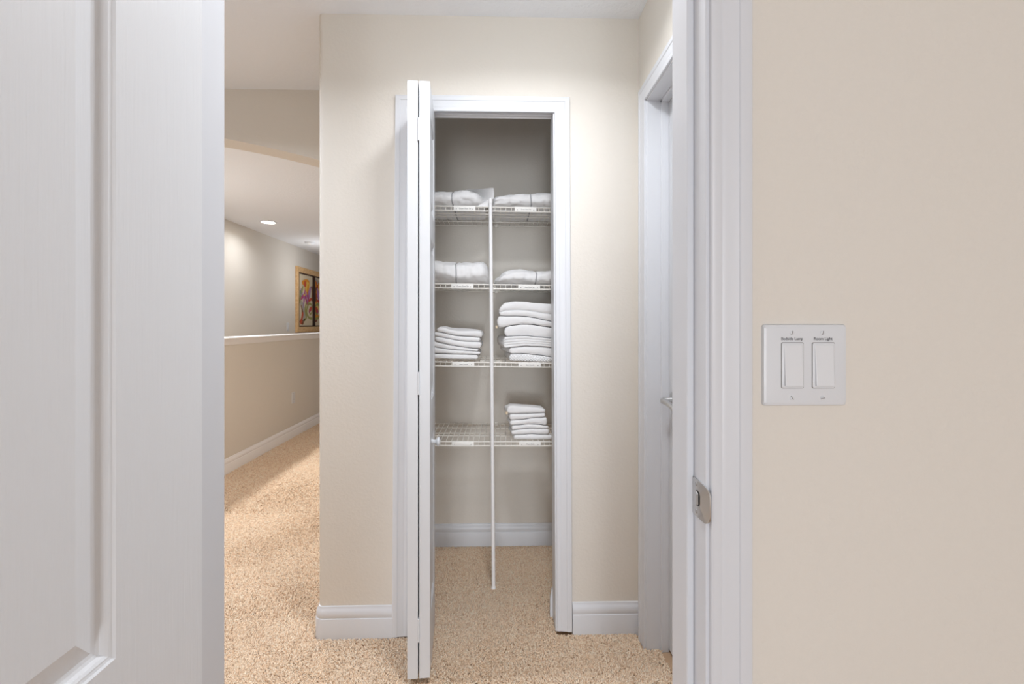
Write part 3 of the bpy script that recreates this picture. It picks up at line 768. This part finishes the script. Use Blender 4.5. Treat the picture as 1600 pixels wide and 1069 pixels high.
# recessed lights and ceiling vent
cl=onZ(419,347,H)
LAMPM=lamp_mat('lamp_glow',(1,.93,.84),28)
def can(x,y,label):
    root=empty('recessed_light',(x,y,H)); tag(root,label,'ceiling light')
    MB().lathe([(.098,-.001),(.098,-.006),(.090,-.010),(.076,-.007),(.072,-.001)],(x,y,H),'z',40).build('trim_ring',M_CEIL,root,smooth=True,angle=50)
    MB().lathe([(.0001,-.0055),(.060,-.0055),(.074,-.0030),(.074,-.0005)],(x,y,H),'z',40).build('lens',LAMPM,root,smooth=True,angle=50)
can(cl[0],cl[1],'glowing round recessed light in the ceiling over the stairs')
dt=onZ(484,378.5,H)
root=empty('smoke_detector',(dt[0],dt[1],H)); tag(root,'small round white detector on the far landing ceiling','smoke detector')
MB().lathe([(.07,0),(.07,-.012),(.062,-.026),(.04,-.032),(.0001,-.033)],(dt[0],dt[1],H),'z',32).build('housing',M_CEIL,root,smooth=True,angle=40)
MB().lathe([(.022,-.031),(.022,-.036),(.0001,-.037)],(dt[0],dt[1],H),'z',20).build('sensor_cap',M_PLATE,root,smooth=True,angle=40)

# ------------------------------------------------------------------ carpet pile
def pile():
    pts=[]
    def region(x0,x1,y0,y1,dens,test):
        n=int((x1-x0)*(y1-y0)*dens); P=np.random.rand(n,2)*[x1-x0,y1-y0]+[x0,y0]
        return P[test(P[:,0],P[:,1])]
    lim=lambda x,y: (x<.62*y+.05)
    def clear(x,y):
        ok=np.ones(len(x),bool)
        ok&=~((y>Y1-.013)&(y<Y1B+.002)&((x<oLb-.002)|(x>oRb+.001))&(x>XC-.013))        # front wall
        ok&=~((x>XC-.013)&(x<XC+.13)&(y>Y1-.013))
        ok&=~((x>XS-.017)&(y<Y1)&((y>dy1-.002)|(x>XS+.05)))
        ok&=~((x>XS-.012)&(y>=Y1-.02))
        return ok
    A=[]
    A.append(region(-1.25,.60,1.42,1.93,100000,lambda x,y:clear(x,y)))
    A.append(region(-.50,.40,1.93,YC-.012,92000,lambda x,y:(np.abs(x-(-.03))<.20*y)))
    A.append(region(-2.22,-.70,1.93,3.0,60000,lambda x,y:(x>-.70*y)&(x<-.30*y)&(x<XC-.013)))
    A.append(region(-2.22,-1.2,1.2,3.4,26000,lambda x,y:((y>=1.93)&(y<3.0)&(x<=-.70*y))|((y<1.93)&(x<-1.25))))
    A.append(region(-2.22,-.70,3.0,6.1,30000,lambda x,y:(x>-.80*y)&(x<-.20*y)&(x<XC-.013)))
    P=np.concatenate(A); n=len(P)
    x,y=P[:,0],P[:,1]
    dist=np.hypot(x,y)
    # slow fields give the brushed patches
    def fld(fx,fy,ph): return np.sin(x*fx+ph)*np.cos(y*fy+ph*1.7)+.6*np.sin((x*1.3-y)*fx*1.1+ph*2.1)
    lx=.30*fld(5.1,6.3,.4)+np.random.randn(n)*.55
    ly=.30*fld(6.7,4.4,2.2)+np.random.randn(n)*.55
    hgt=.0085*(.75+.5*np.random.rand(n)); rad=(.0019+.0009*np.random.rand(n))*np.clip(dist/2.0,1,1.9)
    th=np.random.rand(n)*2*PI
    V=np.zeros((n,7,3),np.float32)
    for k in range(3):
        a=th+k*2*PI/3
        V[:,k,0]=x+rad*.75*np.cos(a); V[:,k,1]=y+rad*.75*np.sin(a); V[:,k,2]=0
        V[:,3+k,0]=x+rad*np.cos(a+.5)+lx*hgt*.55; V[:,3+k,1]=y+rad*np.sin(a+.5)+ly*hgt*.55; V[:,3+k,2]=hgt*.72
    V[:,6,0]=x+lx*hgt*.95; V[:,6,1]=y+ly*hgt*.95; V[:,6,2]=hgt
    fq=np.array([[0,1,4],[0,4,3],[1,2,5],[1,5,4],[2,0,3],[2,3,5],[3,4,6],[4,5,6],[5,3,6]],np.int64)
    Fc=(np.arange(n)[:,None,None]*7+fq[None]).reshape(-1)
    me=bpy.data.meshes.new('carpet_pile'); nf=n*9
    me.vertices.add(n*7); me.vertices.foreach_set('co',V.reshape(-1))
    me.loops.add(nf*3); me.loops.foreach_set('vertex_index',Fc.astype(np.int32))
    me.polygons.add(nf); me.polygons.foreach_set('loop_start',np.arange(0,nf*3,3,dtype=np.int32)); me.polygons.foreach_set('loop_total',np.full(nf,3,np.int32))
    at=me.attributes.new('tuft','FLOAT','FACE'); at.data.foreach_set('value',np.repeat(np.random.rand(n).astype(np.float32),9))
    me.update(); me.validate()
    me.polygons.foreach_set('use_smooth',np.ones(nf,bool))
    o=bpy.data.objects.new('carpet_pile',me); C.objects.link(o)
    m=mat('carpet_yarn',(.5,.37,.26),.95,.08,sheen=.25)
    nt=m.node_tree; a=nt.nodes.new('ShaderNodeAttribute'); a.attribute_name='tuft'
    r=nt.nodes.new('ShaderNodeValToRGB'); E=r.color_ramp.elements
    E[0].position=0; E[0].color=(.74,.52,.34,1); E[1].position=1; E[1].color=(.98,.87,.71,1)
    e=E.new(.5); e.color=(.95,.745,.545,1)
    nt.links.new(a.outputs['Fac'],r.inputs['Fac']); nt.links.new(r.outputs['Color'],nt.nodes['Principled BSDF'].inputs['Base Color'])
    me.materials.append(m)
    tag(o,'tan cut pile of the carpet covering hall, closet and landing','carpet',kind='stuff')
pile()

# ------------------------------------------------------------------ lights
def area(name,loc,rot,size,power,col,shape='DISK',sy=None,spread=PI):
    l=bpy.data.lights.new(name,'AREA'); l.energy=power; l.color=col; l.shape=shape; l.size=size
    if sy: l.size_y=sy
    l.spread=spread
    o=bpy.data.objects.new(name,l); C.objects.link(o); o.location=loc; o.rotation_euler=rot; return o
def point(name,loc,power,col,r):
    l=bpy.data.lights.new(name,'POINT'); l.energy=power; l.color=col; l.shadow_soft_size=r
    o=bpy.data.objects.new(name,l); C.objects.link(o); o.location=loc; return o
LIGHTS=[
 ('hall_ceiling_lamp','P',(.08,1.15,2.26),None,.13,2.0,(.90,1,1.05)),
 ('hall_down_fill','A',(.08,1.11,H-.012),(0,0,0),.20,11.3,(.98,1,1.04)),  # added downward emitter at the hall lamp, lifts floor and closet
 ('hall_end_fill','A',(-1.45,1.50,H-.012),(0,0,0),.16,15,(.88,.98,1.12)),  # added fill without a fixture, raises ambient light in the hall
 ('stair_can_light','A',(cl[0],cl[1],H-.012),(0,0,0),.14,4.3,(.97,1,1.04)),
 ('stair_far_fill','P',(-2.55,7.0,1.95),None,.12,7.5,(1,1,1)),  # added hidden fill, evens out the stair wall around the art
 ('stair_near_can_light','A',(-2.72,cl[1]-1.9,H-.012),(0,0,0),.14,39,(.97,.97,.97)),
 ('landing_warm_fill','A',(-1.45,3.0,H-.012),(0,0,0),.14,3.5,(1,.66,.36)),  # added warm fill without a fixture, brightens and tints the landing carpet
 ('bedside_lamp','P',(-.10,-2.6,.72),None,.14,44,(.95,1,1.06)),  # unseen lamp, its position chosen to brighten the upper closet
 ('bedroom_back_fill','W',(-.05,-6.05,1.08),(math.radians(-90),0,PI),(1.6,2.05),37,(.95,1,1.06)),  # added fill panel on a windowless wall, reaches hall and closet
]
for nm,ty,loc,rot,size,pw,col in LIGHTS:
    if ty=='P': point(nm,loc,pw,col,size)
    elif ty=='A': area(nm,loc,rot,size,pw,col,spread=math.radians(150))
    else: area(nm,loc,rot,size[0],pw,col,'RECTANGLE',size[1],spread=math.radians(95))

wd=bpy.data.worlds.new('world'); bpy.context.scene.world=wd; wd.use_nodes=True
wd.node_tree.nodes['Background'].inputs['Color'].default_value=(.8,.85,.9,1); wd.node_tree.nodes['Background'].inputs['Strength'].default_value=.3

# ------------------------------------------------------------------ camera, view
cam=bpy.data.cameras.new('camera'); co=bpy.data.objects.new('camera',cam); C.objects.link(co)
cam.sensor_fit='HORIZONTAL'; cam.sensor_width=36; cam.lens=36*F/1600
co.location=(0,0,CZ); co.rotation_euler=(PI/2,0,-YAW)
cam.shift_y=-(534.5-HY)/1600; cam.clip_start=.02
sc=bpy.context.scene; sc.camera=co
sc.view_settings.view_transform='Standard'; sc.view_settings.look='None'; sc.view_settings.exposure=0; sc.view_settings.gamma=1
sc.view_settings.use_curve_mapping=False
sc.cycles.max_bounces=12; sc.cycles.diffuse_bounces=8
